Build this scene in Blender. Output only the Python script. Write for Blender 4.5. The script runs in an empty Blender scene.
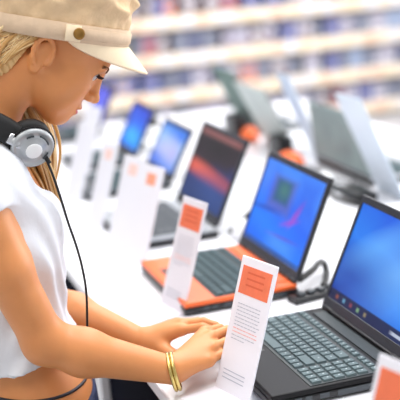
import bpy, bmesh, math, random
import numpy as np
from mathutils import Vector, Matrix
random.seed(7)
rng = np.random.default_rng(7)
sc = bpy.context.scene
COL = sc.collection
PI = math.pi
T = 0.90                                   # counter top height

# ------------------------------------------------------------------ materials
def s2l(c):
    return tuple(((v/255.0)/12.92 if v/255.0 <= 0.04045 else ((v/255.0+0.055)/1.055)**2.4) for v in c)

def mat(name, rgb, rough=0.5, metal=0.0, noise=0.0, nscale=40.0, sss=0.0, spec=0.5, coat=0.0, trans=0.0, bump=0.0, bscale=200.0):
    m = bpy.data.materials.new(name); m.use_nodes = True
    nt = m.node_tree; b = nt.nodes['Principled BSDF']
    c = s2l(rgb)
    b.inputs['Base Color'].default_value = (*c, 1)
    b.inputs['Roughness'].default_value = rough
    b.inputs['Metallic'].default_value = metal
    b.inputs['Specular IOR Level'].default_value = spec
    b.inputs['Coat Weight'].default_value = coat
    b.inputs['Transmission Weight'].default_value = trans
    if sss:
        b.inputs['Subsurface Weight'].default_value = sss
        b.inputs['Subsurface Radius'].default_value = (1.0, 0.35, 0.2)
        b.inputs['Subsurface Scale'].default_value = 0.006
    if noise or bump:
        tc = nt.nodes.new('ShaderNodeTexCoord')
    if noise:
        n = nt.nodes.new('ShaderNodeTexNoise'); n.inputs['Scale'].default_value = nscale; n.inputs['Detail'].default_value = 4
        r = nt.nodes.new('ShaderNodeValToRGB')
        r.color_ramp.elements[0].position = 0.3; r.color_ramp.elements[1].position = 0.7
        r.color_ramp.elements[0].color = (*[max(0, v*(1-noise)) for v in c], 1)
        r.color_ramp.elements[1].color = (*[min(1, v*(1+noise)) for v in c], 1)
        nt.links.new(tc.outputs['Object'], n.inputs['Vector'])
        nt.links.new(n.outputs['Fac'], r.inputs['Fac']); nt.links.new(r.outputs['Color'], b.inputs['Base Color'])
    if bump:
        n2 = nt.nodes.new('ShaderNodeTexNoise'); n2.inputs['Scale'].default_value = bscale; n2.inputs['Detail'].default_value = 3
        bp = nt.nodes.new('ShaderNodeBump'); bp.inputs['Strength'].default_value = bump; bp.inputs['Distance'].default_value = 0.003
        nt.links.new(tc.outputs['Object'], n2.inputs['Vector'])
        nt.links.new(n2.outputs['Fac'], bp.inputs['Height']); nt.links.new(bp.outputs['Normal'], b.inputs['Normal'])
    return m

def screen_mat(name, stops, angle, blobs, strength=1.0):
    """backlit picture: a gradient at an angle plus soft ellipses / rectangles in UV space (u from the user's left, v up)"""
    m = bpy.data.materials.new(name); m.use_nodes = True
    nt = m.node_tree; b = nt.nodes['Principled BSDF']; L = nt.links.new
    uv = nt.nodes.new('ShaderNodeTexCoord'); sep = nt.nodes.new('ShaderNodeSeparateXYZ'); L(uv.outputs['UV'], sep.inputs[0])
    def mth(op, a, c=None, clamp=False):
        n = nt.nodes.new('ShaderNodeMath'); n.operation = op; n.use_clamp = clamp
        for i, v in enumerate((a, c)):
            if v is None: continue
            if isinstance(v, (int, float)): n.inputs[i].default_value = v
            else: L(v, n.inputs[i])
        return n.outputs[0]
    U, V = sep.outputs[0], sep.outputs[1]
    nz = nt.nodes.new('ShaderNodeTexNoise'); nz.inputs['Scale'].default_value = 4.0; L(uv.outputs['UV'], nz.inputs['Vector'])
    g = mth('ADD', mth('MULTIPLY', U, math.cos(angle)), mth('MULTIPLY', V, math.sin(angle)))
    g = mth('ADD', g, mth('MULTIPLY', mth('SUBTRACT', nz.outputs['Fac'], 0.5), 0.25))
    ramp = nt.nodes.new('ShaderNodeValToRGB')
    els = ramp.color_ramp.elements
    els[0].position, els[0].color = stops[0][0], (*s2l(stops[0][1]), 1)
    els[1].position, els[1].color = stops[-1][0], (*s2l(stops[-1][1]), 1)
    for p, c in stops[1:-1]:
        e = els.new(p); e.color = (*s2l(c), 1)
    L(g, ramp.inputs['Fac'])
    col = ramp.outputs['Color']
    for kind, cu, cv, ru, rv, rot, soft, rgb, a in blobs:
        du = mth('SUBTRACT', U, cu); dv = mth('SUBTRACT', V, cv)
        cr, sr = math.cos(rot), math.sin(rot)
        x = mth('ADD', mth('MULTIPLY', du, cr/ru), mth('MULTIPLY', dv, sr/ru))
        y = mth('ADD', mth('MULTIPLY', du, -sr/rv), mth('MULTIPLY', dv, cr/rv))
        if kind == 'e':
            d = mth('SQRT', mth('ADD', mth('MULTIPLY', x, x), mth('MULTIPLY', y, y)))
        elif kind == 'r':
            d = mth('MAXIMUM', mth('ABSOLUTE', x), mth('ABSOLUTE', y))
        else:                                   # 'a' : an arc band, unit circle outline
            q = mth('SQRT', mth('ADD', mth('MULTIPLY', x, x), mth('MULTIPLY', y, y)))
            d = mth('ABSOLUTE', mth('MULTIPLY', mth('SUBTRACT', q, 1.0), 6.0))
        f = mth('MULTIPLY', mth('DIVIDE', mth('SUBTRACT', 1.0+soft, d), 2*soft, True), a)
        mx = nt.nodes.new('ShaderNodeMix'); mx.data_type = 'RGBA'
        L(f, mx.inputs['Factor']); L(col, mx.inputs['A']); mx.inputs['B'].default_value = (*s2l(rgb), 1)
        col = mx.outputs['Result']
    b.inputs['Base Color'].default_value = (0.01, 0.01, 0.012, 1)
    b.inputs['Roughness'].default_value = 0.4; b.inputs['Specular IOR Level'].default_value = 0.2
    L(col, b.inputs['Emission Color']); b.inputs['Emission Strength'].default_value = strength
    return m

M = dict(
    counter=mat('white_laminate', (236, 237, 242), 0.22, noise=0.015, nscale=3),
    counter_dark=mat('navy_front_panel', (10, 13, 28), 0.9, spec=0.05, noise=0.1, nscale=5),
    black=mat('black_plastic', (20, 21, 25), 0.35, noise=0.15, nscale=30),
    glossblack=mat('gloss_black', (18, 17, 20), 0.5, spec=0.2, noise=0.1, nscale=20),
    rubber=mat('black_rubber', (12, 12, 14), 0.6, noise=0.1, nscale=60),
    bezel=mat('dark_bezel', (26, 28, 40), 0.25, noise=0.1, nscale=30),
    darkgrey=mat('dark_grey_plastic', (62, 68, 74), 0.4, noise=0.06, nscale=20),
    keygrey=mat('grey_key', (88, 103, 106), 0.6, spec=0.25, noise=0.05, nscale=60),
    keytray=mat('dark_key_tray', (34, 44, 48), 0.5, noise=0.1, nscale=30),
    keydark=mat('slate_key', (62, 80, 84), 0.6, spec=0.25, noise=0.06, nscale=60),
    keymark=mat('key_legend', (176, 188, 190), 0.5, noise=0.02),
    orange=mat('orange_plastic', (236, 104, 40), 0.35, noise=0.04, nscale=10),
    orangeprint=mat('orange_print', (232, 116, 78), 0.5, noise=0.06, nscale=60),
    fadedpink=mat('faded_pink_print', (244, 206, 198), 0.5, noise=0.05, nscale=60),
    peachlabel=mat('peach_label', (238, 190, 160), 0.6, noise=0.05, nscale=60),
    paleorange=mat('pale_orange_print', (240, 160, 130), 0.5, noise=0.05, nscale=60),
    silver=mat('silver_plastic', (176, 180, 184), 0.32, 0.35, noise=0.04, nscale=12),
    chrome=mat('chrome', (214, 216, 222), 0.18, 1.0, noise=0.03, nscale=30),
    greygreen=mat('grey_green_plastic', (98, 124, 118), 0.6, 0.0, spec=0.3, noise=0.06, nscale=8),
    greysilver=mat('grey_silver_plastic', (138, 152, 152), 0.5, 0.0, noise=0.18, nscale=9, spec=0.3),
    palegrey=mat('pale_grey_plastic', (186, 196, 194), 0.5, noise=0.1, nscale=9, spec=0.3),
    whiteplastic=mat('white_plastic', (236, 238, 240), 0.35, noise=0.02, nscale=20),
    paper=mat('white_card', (232, 232, 241), 0.4, noise=0.012, nscale=30),
    paleblue=mat('pale_blue_card', (214, 226, 240), 0.4, noise=0.02, nscale=20),
    ink=mat('grey_print', (168, 173, 188), 0.6, noise=0.05, nscale=60),
    pinkink=mat('pink_print', (226, 150, 140), 0.6, noise=0.05, nscale=60),
    redink=mat('red_print', (214, 92, 58), 0.6, noise=0.05, nscale=60),
    skin=mat('skin', (212, 141, 87), 0.42, noise=0.05, nscale=25, sss=0.15, spec=0.4),
    lip=mat('lip', (188, 84, 82), 0.35, noise=0.05, nscale=60, sss=0.1),
    eyewhite=mat('eye_white', (206, 196, 192), 0.3, noise=0.02),
    iris=mat('iris', (44, 52, 62), 0.15, noise=0.2, nscale=300),
    lash=mat('dark_lash', (40, 26, 22), 0.6, noise=0.1),
    browhair=mat('brow_hair', (120, 84, 52), 0.6, noise=0.1),
    shirt=mat('white_jersey', (224, 227, 234), 0.85, noise=0.015, nscale=30, bump=0.25, bscale=60),
    jeans=mat('indigo_denim', (28, 40, 76), 0.8, noise=0.25, nscale=120, bump=0.2, bscale=400),
    cord=mat('dark_cord', (34, 34, 46), 0.6, noise=0.1),
    shoe=mat('canvas_shoe', (70, 72, 80), 0.8, noise=0.1),
    cap=mat('cream_linen', (214, 184, 146), 0.85, noise=0.12, nscale=30, bump=0.6, bscale=90),
    capband=mat('linen_band', (210, 184, 156), 0.85, noise=0.06, nscale=60, bump=0.2, bscale=300),
    brim=mat('cream_brim', (240, 220, 188), 0.8, noise=0.03, nscale=60, bump=0.1, bscale=300),
    brass=mat('old_brass', (150, 112, 58), 0.35, 0.9, noise=0.15, nscale=60),
    gold=mat('gold', (214, 190, 118), 0.25, 1.0, noise=0.05, nscale=60),
    shelf=mat('cream_shelf', (238, 222, 202), 0.5, noise=0.02, nscale=6),
    shelfback=mat('grey_blue_back', (140, 144, 164), 0.7, noise=0.06, nscale=3),
    wall=mat('pale_wall', (226, 226, 230), 0.9, noise=0.02, nscale=3),
    floor=mat('pale_floor', (206, 206, 210), 0.35, noise=0.04, nscale=3),
    ceil=mat('white_ceiling', (240, 240, 240), 0.9, noise=0.01),
)
def hair_mat():
    m = mat('blond_hair', (226, 186, 122), 0.42, spec=0.5)
    nt = m.node_tree; b = nt.nodes['Principled BSDF']
    g = nt.nodes.new('ShaderNodeAttribute'); g.attribute_name = 'tone'
    r = nt.nodes.new('ShaderNodeValToRGB'); e = r.color_ramp.elements
    e[0].position, e[0].color = 0.0, (*s2l((136, 86, 44)), 1)
    e[1].position, e[1].color = 1.0, (*s2l((248, 226, 178)), 1)
    k = e.new(0.45); k.color = (*s2l((216, 168, 100)), 1)
    nt.links.new(g.outputs['Fac'], r.inputs['Fac']); nt.links.new(r.outputs['Color'], b.inputs['Base Color'])
    return m
M['hair'] = hair_mat()

# ------------------------------------------------------------------ object helpers
def link(o, parent=None):
    COL.objects.link(o)
    if parent is not None: o.parent = parent
    return o
def obj(name, bm, mats, parent=None, smooth=False, label=None):
    me = bpy.data.meshes.new(name)
    if isinstance(bm, bmesh.types.BMesh):
        bmesh.ops.recalc_face_normals(bm, faces=bm.faces)
        bm.to_mesh(me); bm.free()
    else:
        v, f = bm; me.from_pydata([tuple(p) for p in v], [], [tuple(int(i) for i in q) for q in f]); me.update()
    for m in (mats if isinstance(mats, (list, tuple)) else [mats]): me.materials.append(m)
    if smooth: me.polygons.foreach_set('use_smooth', [True]*len(me.polygons))
    o = bpy.data.objects.new(name, me); link(o, parent)
    if label: o['label'] = label
    return o
def tag(o, label, cat, group=None):
    o['label'] = label; o['category'] = cat
    if group: o['group'] = group
    return o
def thing(name, label, cat, loc=(0, 0, 0), rotz=0.0, group=None):
    o = bpy.data.objects.new(name, None); o.empty_display_size = 0.05
    link(o); o.location = loc; o.rotation_euler = (0, 0, rotz)
    return tag(o, label, cat, group)
def struct(name, bm, m):
    o = obj(name, bm, m); o['kind'] = 'structure'; return o
def copy_tree(src, label=None):
    r = src.copy(); COL.objects.link(r)
    if label: r['label'] = label
    for ch in src.children:
        c = ch.copy(); COL.objects.link(c); c.parent = r
        for g in ch.children:
            d = g.copy(); COL.objects.link(d); d.parent = c
    return r

def add_box(bm, x0, x1, y0, y1, z0, z1, bev=0.0, mi=0, Mx=None, seg=2):
    vs = [bm.verts.new((x, y, z)) for x in (x0, x1) for y in (y0, y1) for z in (z0, z1)]
    idx = [(0, 1, 3, 2), (4, 6, 7, 5), (0, 4, 5, 1), (2, 3, 7, 6), (0, 2, 6, 4), (1, 5, 7, 3)]
    fs = [bm.faces.new([vs[i] for i in q]) for q in idx]
    for f in fs: f.material_index = mi
    allv = list(vs)
    if bev:
        es = list({e for f in fs for e in f.edges})
        r = bmesh.ops.bevel(bm, geom=es, offset=bev, segments=seg, profile=0.5, affect='EDGES')
        for f in r['faces']: f.material_index = mi
        allv = list({v for f in r['faces'] for v in f.verts} | {v for v in allv if v.is_valid})
    if Mx is not None: bmesh.ops.transform(bm, matrix=Mx, verts=allv)
    return bm
def box(*a, **k):
    return add_box(bmesh.new(), *a, **k)

def frames(pts):
    pts = [Vector(p) for p in pts]; n = len(pts); T_ = []
    for i in range(n):
        a = pts[max(i-1, 0)]; b = pts[min(i+1, n-1)]; T_.append((b-a).normalized())
    ref = Vector((0, 0, 1)) if abs(T_[0].z) < 0.9 else Vector((1, 0, 0))
    u = T_[0].cross(ref).normalized(); out = []
    for t in T_:
        u = (u - t*u.dot(t)).normalized(); out.append((u, t.cross(u)))
    return pts, out
def add_tube(bm, pts, r, n=8, mi=0, closed=False, flat=1.0):
    pts, fr = frames(pts)
    rs = r if hasattr(r, '__len__') else [r]*len(pts); rings = []
    for p, (u, v), rr in zip(pts, fr, rs):
        rings.append([bm.verts.new(p + u*(rr*math.cos(2*PI*k/n)) + v*(flat*rr*math.sin(2*PI*k/n))) for k in range(n)])
    m = len(rings); fs = []
    for i in range(m if closed else m-1):
        a, b = rings[i], rings[(i+1) % m]
        for k in range(n):
            fs.append(bm.faces.new((a[k], a[(k+1) % n], b[(k+1) % n], b[k])))
    if not closed:
        fs.append(bm.faces.new(rings[0][::-1])); fs.append(bm.faces.new(rings[-1]))
    for f in fs: f.material_index = mi; f.smooth = True
    return bm
def spline(pts, sub=8):
    P = [Vector(p) for p in pts]; out = []
    for i in range(len(P)-1):
        p0 = P[max(i-1, 0)]; p1 = P[i]; p2 = P[i+1]; p3 = P[min(i+2, len(P)-1)]
        for k in range(sub):
            t = k/sub
            out.append(0.5*((2*p1) + (p2-p0)*t + (2*p0-5*p1+4*p2-p3)*t*t + (3*p1-p0-3*p2+p3)*t**3))
    out.append(P[-1]); return out
def add_lathe(bm, prof, n=40, mi=0, Mx=None):
    """profile (r, z) revolved about z, open ends closed to the axis when r = 0"""
    rings = []; newv = []
    for r, z in prof:
        if r < 1e-6:
            v = bm.verts.new((0, 0, z)); rings.append([v]); newv.append(v)
        else:
            ring = [bm.verts.new((r*math.cos(2*PI*k/n), r*math.sin(2*PI*k/n), z)) for k in range(n)]
            rings.append(ring); newv += ring
    for a, b in zip(rings[:-1], rings[1:]):
        for k in range(n):
            if len(a) == 1 and len(b) == 1: continue
            if len(a) == 1: f = bm.faces.new((a[0], b[k], b[(k+1) % n]))
            elif len(b) == 1: f = bm.faces.new((a[k], b[0], a[(k+1) % n]))
            else: f = bm.faces.new((a[k], b[k], b[(k+1) % n], a[(k+1) % n]))
            f.material_index = mi; f.smooth = True
    if Mx is not None: bmesh.ops.transform(bm, matrix=Mx, verts=newv)
    return bm

# ------------------------------------------------------------------ setting
struct('floor', box(-4, 9, -3, 11, -0.1, 0), M['floor'])
struct('ceiling', box(-4, 9, -3, 11, 3.6, 3.7), M['ceil'])
struct('wall_back', box(-4, 9, 10.3, 10.4, 0, 3.6), M['wall'])

# counter
CY0, CY1 = 0.55, 4.66
ct = thing('display_counter', 'long white display counter running past the woman, laptops standing along both sides', 'counter', (1.2, 3.0, 0))
obj('countertop', box(0.47-1.2, 1.98-1.2, CY0-3, CY1-3, T-0.028, T, bev=0.004), M['counter'], ct)
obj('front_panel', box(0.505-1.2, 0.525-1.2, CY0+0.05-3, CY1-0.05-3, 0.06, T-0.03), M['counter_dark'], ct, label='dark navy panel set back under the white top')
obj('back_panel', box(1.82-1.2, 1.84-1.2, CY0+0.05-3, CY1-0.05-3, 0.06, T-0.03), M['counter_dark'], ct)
for y in (0.9, 2.50, 4.1):
    obj('support_post', box(0.484-1.2, 0.506-1.2, y-0.055-3, y+0.055-3, 0.0, T-0.03, bev=0.002), M['counter'], ct, label='white upright before the navy panel')
for y in (CY0+0.05, CY1-0.09):
    obj('end_panel', box(0.50-1.2, 1.86-1.2, y-3, y+0.04-3, 0.0, T-0.03, bev=0.002), M['counter'], ct)

# ------------------------------------------------------------------ laptops
def quad_uv(name, P, m, parent):
    me = bpy.data.meshes.new(name); me.from_pydata([tuple(p) for p in P], [], [(0, 1, 2, 3)])
    uv = me.uv_layers.new(name='UVMap')
    for i, c in enumerate(((0, 0), (1, 0), (1, 1), (0, 1))): uv.data[i].uv = c
    me.materials.append(m); o = bpy.data.objects.new(name, me); return link(o, parent)

def make_laptop(label, xh, yfar, w, d, lid, tilt, mats, screen, kb=(0.25, 0.80), numpad=False, flip=False, pad=None,
                bz=(0.011, 0.016, 0.022), H=0.03, ports=False, group=None, strip=True, rot=0.0, marks=False):
    """xh: where the hinge stands; yfar: the far end; user side is -x (flip turns it round)"""
    xc = xh - d/2 if not flip else xh + d/2
    t = thing('laptop', label, 'laptop', (xc, yfar - w/2, T), (PI if flip else 0) + rot, group)
    hw, hd = w/2, d/2
    bm = box(-hd, hd, -hw, hw, 0.003, H*0.62, bev=0.004)
    obj('chassis', bm, mats['side'], t)
    bm = box(-hd+0.0005, hd-0.004, -hw+0.0005, hw-0.0005, H*0.62, H, bev=0.003)
    obj('deck', bm, mats['deck'], t)
    for sx in (-1, 1):
        for sy in (-1, 1):
            b2 = bmesh.new(); add_lathe(b2, [(0, 0), (0.007, 0), (0.007, 0.004), (0, 0.004)], 12, Mx=Matrix.Translation((sx*(hd-0.02), sy*(hw-0.025), 0)))
            obj('foot', b2, M['rubber'], t)
    # keyboard : tray and keys
    k0, k1 = -hd + d*kb[0], -hd + d*kb[1]
    marg = 0.012
    yA, yB = hw-marg, -hw+marg                      # user's left to right
    kbm = bmesh.new()
    add_box(kbm, k0-0.004, k1+0.004, yB-0.004, yA+0.004, H-0.001, H+0.0012, mi=0)
    kbo = obj('keyboard', kbm, mats['tray'], t)
    km = bmesh.new(); rows = 6
    rd = (k1-k0)/rows
    layout = [[1]*15, [1]*13+[2], [1.5]+[1]*12+[1.5], [1.8]+[1]*11+[2.2], [2.3]+[1]*10+[2.7], [1.3, 1.2, 1.2, 5.6, 1.2, 1.2, 1.1, 1.1, 1.1]]
    for r in range(rows):
        ks = list(layout[r]); tot = sum(ks)
        if numpad: ks += [0.35, 1, 1, 1, 1]; tot = sum(ks)
        u = (yA-yB)/tot; y = yA; x1 = k1 - r*rd; x0 = x1 - rd
        for q in ks:
            wq = q*u
            if q != 0.35:
                a, b_, c, e = x0+0.0012, x1-0.0012, y-wq+0.0012, y-0.0012
                if r == 0: a += rd*0.25
                zt = H+0.0045
                i = 0.0016
                lo = [km.verts.new(p) for p in ((a, c, H), (b_, c, H), (b_, e, H), (a, e, H))]
                hi = [km.verts.new(p) for p in ((a+i, c+i, zt), (b_-i, c+i, zt), (b_-i, e-i, zt), (a+i, e-i, zt))]
                km.faces.new(hi)
                for s in range(4): km.faces.new((lo[s], lo[(s+1) % 4], hi[(s+1) % 4], hi[s]))
                if marks and q < 2.5:
                    mx, my = (a+b_)/2+0.0015, (c+e)/2+0.0015
                    s2 = 0.0016
                    f = km.faces.new([km.verts.new(p) for p in ((mx-s2, my-s2*.7, zt+.0002), (mx+s2, my-s2*.7, zt+.0002), (mx+s2, my+s2*.7, zt+.0002), (mx-s2, my+s2*.7, zt+.0002))])
                    f.material_index = 1
            y -= wq
    obj('keys', km, [mats['key'], M['keymark']], kbo)
    # speaker / hinge strip
    if strip:
        obj('speaker_strip', box(k1+0.012, hd-0.016, -hw+0.03, hw-0.03, H-0.001, H+0.0025, bev=0.001), mats['strip'], t)
    # touchpad with a button bar
    if pad is None: pad = (hw-0.10, 0.08)
    py = pad[0]-pad[1]/2
    p0, p1 = -hd+0.022, k0-0.014
    if p1-p0 > 0.015:
        tp = obj('touchpad', box(p0+0.012, p1, py-pad[1]/2, py+pad[1]/2, H-0.001, H+0.0006, bev=0.0004), mats['pad'], t)
        obj('touchpad_button', box(p0, p0+0.010, py-pad[1]/2, py+pad[1]/2, H-0.001, H+0.0008, bev=0.0003), mats['padbtn'], tp)
    # hinges and lid
    for sy in (-1, 1):
        b2 = bmesh.new(); add_tube(b2, [(hd-0.006, sy*(hw-0.03)-0.022, H+0.003), (hd-0.006, sy*(hw-0.03)+0.022, H+0.003)], 0.006, 12)
        obj('hinge', b2, mats['side'], t)
    obj('hinge_cover', box(hd-0.011, hd-0.001, -hw+0.004, hw-0.004, H-0.004, H+0.0075, bev=0.002), mats['side'], t)
    Mx = Matrix.Translation((hd-0.006, 0, H+0.004)) @ Matrix.Rotation(PI/2-tilt, 4, 'Y')    # lid z runs up the lid, -x is the screen side
    lm = box(0.0, 0.008, -hw, hw, 0.002, lid, bev=0.003, Mx=Mx)
    lo_ = obj('lid', lm, mats['back'], t)
    bzm = bmesh.new(); s, tp_, bt = bz
    for a in ((-hw, hw, 0.002, bt), (-hw, hw, lid-tp_, lid), (-hw, -hw+s, bt, lid-tp_), (hw-s, hw, bt, lid-tp_)):
        add_box(bzm, -0.0025, 0.0005, *a, bev=0.0008, Mx=Mx, seg=1)
    bo = obj('bezel', bzm, mats['bezel'], lo_)
    cam = bmesh.new(); add_lathe(cam, [(0, 0.0), (0.0035, 0), (0.0035, 0.001), (0, 0.001)], 12, Mx=Mx @ Matrix.Translation((-0.0026, 0, lid-tp_/2)) @ Matrix.Rotation(-PI/2, 4, 'Y'))
    obj('webcam', cam, M['darkgrey'], lo_)
    P = [Mx @ Vector(p) for p in ((-0.0008, hw-s, bt), (-0.0008, -hw+s, bt), (-0.0008, -hw+s, lid-tp_), (-0.0008, hw-s, lid-tp_))]
    quad_uv('screen', P, screen, lo_)
    if ports:
        for px, pw in ((-hd+0.05, 0.013), (-hd+0.07, 0.013), (-hd+0.10, 0.018), (0.02, 0.03)):
            obj('port', box(px-pw/2, px+pw/2, -hw-0.0006, -hw+0.004, H*0.25, H*0.55, bev=0.0004), M['darkgrey'], t)
        obj('optical_drive', box(-0.01, hd-0.03, -hw-0.0008, -hw+0.004, H*0.2, H*0.55, bev=0.0005), M['darkgrey'], t)
    return t

sm1 = screen_mat('screen_blue_swirl', [(0.0, (4, 36, 116)), (0.3, (8, 78, 190)), (0.62, (26, 118, 226)), (1.0, (10, 88, 212))], 1.0,
    [('e', 0.62, 0.52, 0.36, 0.24, 0.5, 0.95, (120, 186, 246), 0.65), ('e', 0.30, 0.62, 0.10, 0.40, -0.7, 0.8, (96, 170, 244), 0.6),
     ('e', 0.15, 0.30, 0.32, 0.20, 0.2, 0.9, (10, 60, 158), 0.8), ('r', 0.5, 0.05, 0.6, 0.055, 0, 0.12, (10, 20, 58), 0.95),
     ('r', 0.10, 0.05, 0.014, 0.018, 0, 0.5, (220, 120, 40), 0.35), ('r', 0.19, 0.05, 0.014, 0.018, 0, 0.5, (120, 190, 230), 0.55),
     ('r', 0.28, 0.05, 0.014, 0.018, 0, 0.5, (200, 90, 90), 0.35), ('r', 0.37, 0.05, 0.014, 0.018, 0, 0.5, (150, 200, 140), 0.55),
     ('r', 0.46, 0.05, 0.014, 0.018, 0, 0.5, (220, 200, 120), 0.3), ('r', 0.85, 0.05, 0.08, 0.015, 0, 0.3, (200, 210, 230), 0.7)], 1.0)
sm2 = screen_mat('screen_blue_photo', [(0.0, (0, 92, 226)), (0.35, (14, 118, 246)), (0.7, (20, 96, 232)), (1.0, (60, 130, 238))], 1.2,
    [('r', 0.40, 0.66, 0.20, 0.20, 0, 0.25, (84, 92, 170), 0.75), ('r', 0.40, 0.70, 0.13, 0.135, 0, 0.25, (30, 84, 120), 0.95),
     ('e', 0.42, 0.72, 0.08, 0.08, 0, 0.8, (64, 120, 112), 0.8), ('e', 0.72, 0.54, 0.03, 0.14, -0.35, 0.7, (170, 60, 180), 0.8),
     ('e', 0.66, 0.42, 0.12, 0.025, 0.5, 0.7, (150, 60, 200), 0.7), ('e', 0.60, 0.22, 0.22, 0.02, 0.1, 0.6, (96, 60, 180), 0.6),
     ('r', 0.22, 0.44, 0.2, 0.03, 0.1, 0.6, (10, 50, 160), 0.6), ('r', 0.62, 0.13, 0.2, 0.07, 0.0, 0.5, (90, 160, 240), 0.4),
     ('e', 0.05, 0.78, 0.10, 0.2, 0, 0.8, (80, 140, 246), 0.6), ('r', 0.8, 0.75, 0.15, 0.2, 0, 0.5, (0, 70, 216), 0.5),
     ('r', 0.5, 0.02, 0.6, 0.03, 0, 0.3, (40, 70, 120), 0.8)], 1.0)
sm3 = screen_mat('screen_orange_arc', [(0.0, (24, 52, 110)), (0.3, (30, 50, 110)), (0.5, (46, 30, 44)), (1.0, (36, 26, 30))], 1.75,
    [('e', 0.40, 0.42, 0.60, 0.085, -0.06, 0.7, (206, 84, 62), 0.95), ('e', 0.18, 0.46, 0.30, 0.07, 0.0, 0.8, (226, 96, 72), 0.7),
     ('e', 0.72, 0.22, 0.35, 0.14, -0.2, 0.9, (40, 72, 140), 0.8), ('e', 0.5, 0.80, 0.4, 0.18, 0, 0.8, (22, 16, 20), 0.8),
     ('r', 0.5, 0.97, 0.6, 0.05, 0, 0.4, (150, 92, 90), 0.8)], 0.95)
sm4 = screen_mat('screen_pale_blue', [(0.0, (88, 130, 226)), (0.4, (150, 180, 236)), (0.7, (150, 190, 240)), (1.0, (60, 130, 230))], 1.5,
    [('e', 0.75, 0.85, 0.25, 0.15, 0, 0.8, (40, 110, 226), 0.8), ('e', 0.45, 0.45, 0.3, 0.2, 0.3, 0.9, (196, 190, 236), 0.7),
     ('e', 0.15, 0.1, 0.25, 0.15, 0, 0.8, (60, 110, 226), 0.8), ('e', 0.75, 0.4, 0.1, 0.2, 0, 0.8, (190, 170, 236), 0.6)], 1.0)
sm5 = screen_mat('screen_deep_blue', [(0.0, (30, 100, 240)), (0.3, (30, 150, 250)), (0.6, (40, 110, 236)), (1.0, (44, 72, 206))], 1.4,
    [('e', 0.1, 0.45, 0.15, 0.25, 0, 0.8, (60, 60, 190), 0.7), ('e', 0.5, 0.3, 0.3, 0.15, 0, 0.9, (70, 190, 252), 0.7)], 1.0)
sm6 = screen_mat('screen_violet_blue', [(0.0, (90, 120, 236)), (0.5, (80, 80, 226)), (1.0, (90, 90, 220))], 1.4, [('e', 0.5, 0.5, 0.2, 0.3, 0, 0.9, (120, 140, 240), 0.6)], 1.0)
sm0 = screen_mat('screen_idle', [(0.0, (40, 90, 190)), (1.0, (90, 150, 230))], 1.4, [('e', 0.5, 0.5, 0.3, 0.3, 0, 0.9, (120, 170, 240), 0.6)], 0.9)

mA = dict(side=M['black'], deck=M['glossblack'], tray=M['keytray'], key=M['keygrey'], strip=M['keytray'], pad=M['black'], padbtn=M['silver'], back=M['black'], bezel=M['bezel'])
mB = dict(side=M['black'], deck=M['orange'], tray=M['keytray'], key=M['keydark'], strip=M['orange'], pad=M['black'], padbtn=M['black'], back=M['black'], bezel=M['bezel'])
mC = dict(side=M['black'], deck=M['silver'], tray=M['darkgrey'], key=M['darkgrey'], strip=M['silver'], pad=M['darkgrey'], padbtn=M['darkgrey'], back=M['bezel'], bezel=M['bezel'])
mD = dict(side=M['black'], deck=M['darkgrey'], tray=M['darkgrey'], key=M['keydark'], strip=M['darkgrey'], pad=M['black'], padbtn=M['silver'], back=M['black'], bezel=M['bezel'])
mE = dict(side=M['black'], deck=M['silver'], tray=M['keytray'], key=M['keydark'], strip=M['silver'], pad=M['darkgrey'], padbtn=M['silver'], back=M['greygreen'], bezel=M['bezel'])
mF = dict(side=M['whiteplastic'], deck=M['whiteplastic'], tray=M['silver'], key=M['whiteplastic'], strip=M['whiteplastic'], pad=M['silver'], padbtn=M['silver'], back=M['greygreen'], bezel=M['bezel'])

mG = dict(mE, back=M['greysilver']); mF['back'] = M['palegrey']
make_laptop('open black laptop with grey keys and a blue desktop picture, under the woman\'s hands', 0.886, 2.005, 0.365, 0.27, 0.245, 1.13, mA, sm1, kb=(0.30, 0.80), numpad=True, ports=True, marks=True, pad=(0.10, 0.085))
make_laptop('open laptop with orange palm rest and black bezel around a bright blue screen', 0.895, 2.525, 0.36, 0.268, 0.244, 1.16, mB, sm2, kb=(0.29, 0.80), pad=(0.085, 0.05), ports=True)
make_laptop('open grey laptop showing an orange arc on a dark screen', 0.895, 3.06, 0.36, 0.248, 0.244, 1.13, mC, sm3, kb=(0.27, 0.80))
make_laptop('small open laptop with a pale blue and lilac screen, just beyond the dark-screened one', 0.950, 3.60, 0.29, 0.28, 0.180, 1.06, mD, sm4, H=0.022, strip=False)
make_laptop('small open laptop with a deep blue to cyan screen, near the dark cable box', 0.945, 3.99, 0.26, 0.22, 0.19, 1.08, mD, sm5, H=0.022, strip=False)
make_laptop('small open laptop with a violet-blue screen, just in front of the woman\'s nose', 0.95, 4.55, 0.24, 0.17, 0.19, 1.13, mD, sm6, H=0.022, strip=False)
# far side of the counter, backs towards the camera
make_laptop('silver-green laptop lid turned away, behind the blue screened laptops on the far counter side', 1.475, 3.36, 0.40, 0.22, 0.185, 1.47, mG, sm0, flip=True)
make_laptop('pale rounded laptop lid turned away, between two leaning white signs on the far counter side', 1.46, 3.81, 0.29, 0.24, 0.235, 1.12, mF, sm0, flip=True)
make_laptop('dark green-grey laptop lid turned away, behind the laptop showing an orange arc', 1.50, 4.17, 0.22, 0.2, 0.245, 1.15, mE, sm0, flip=True)

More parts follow.
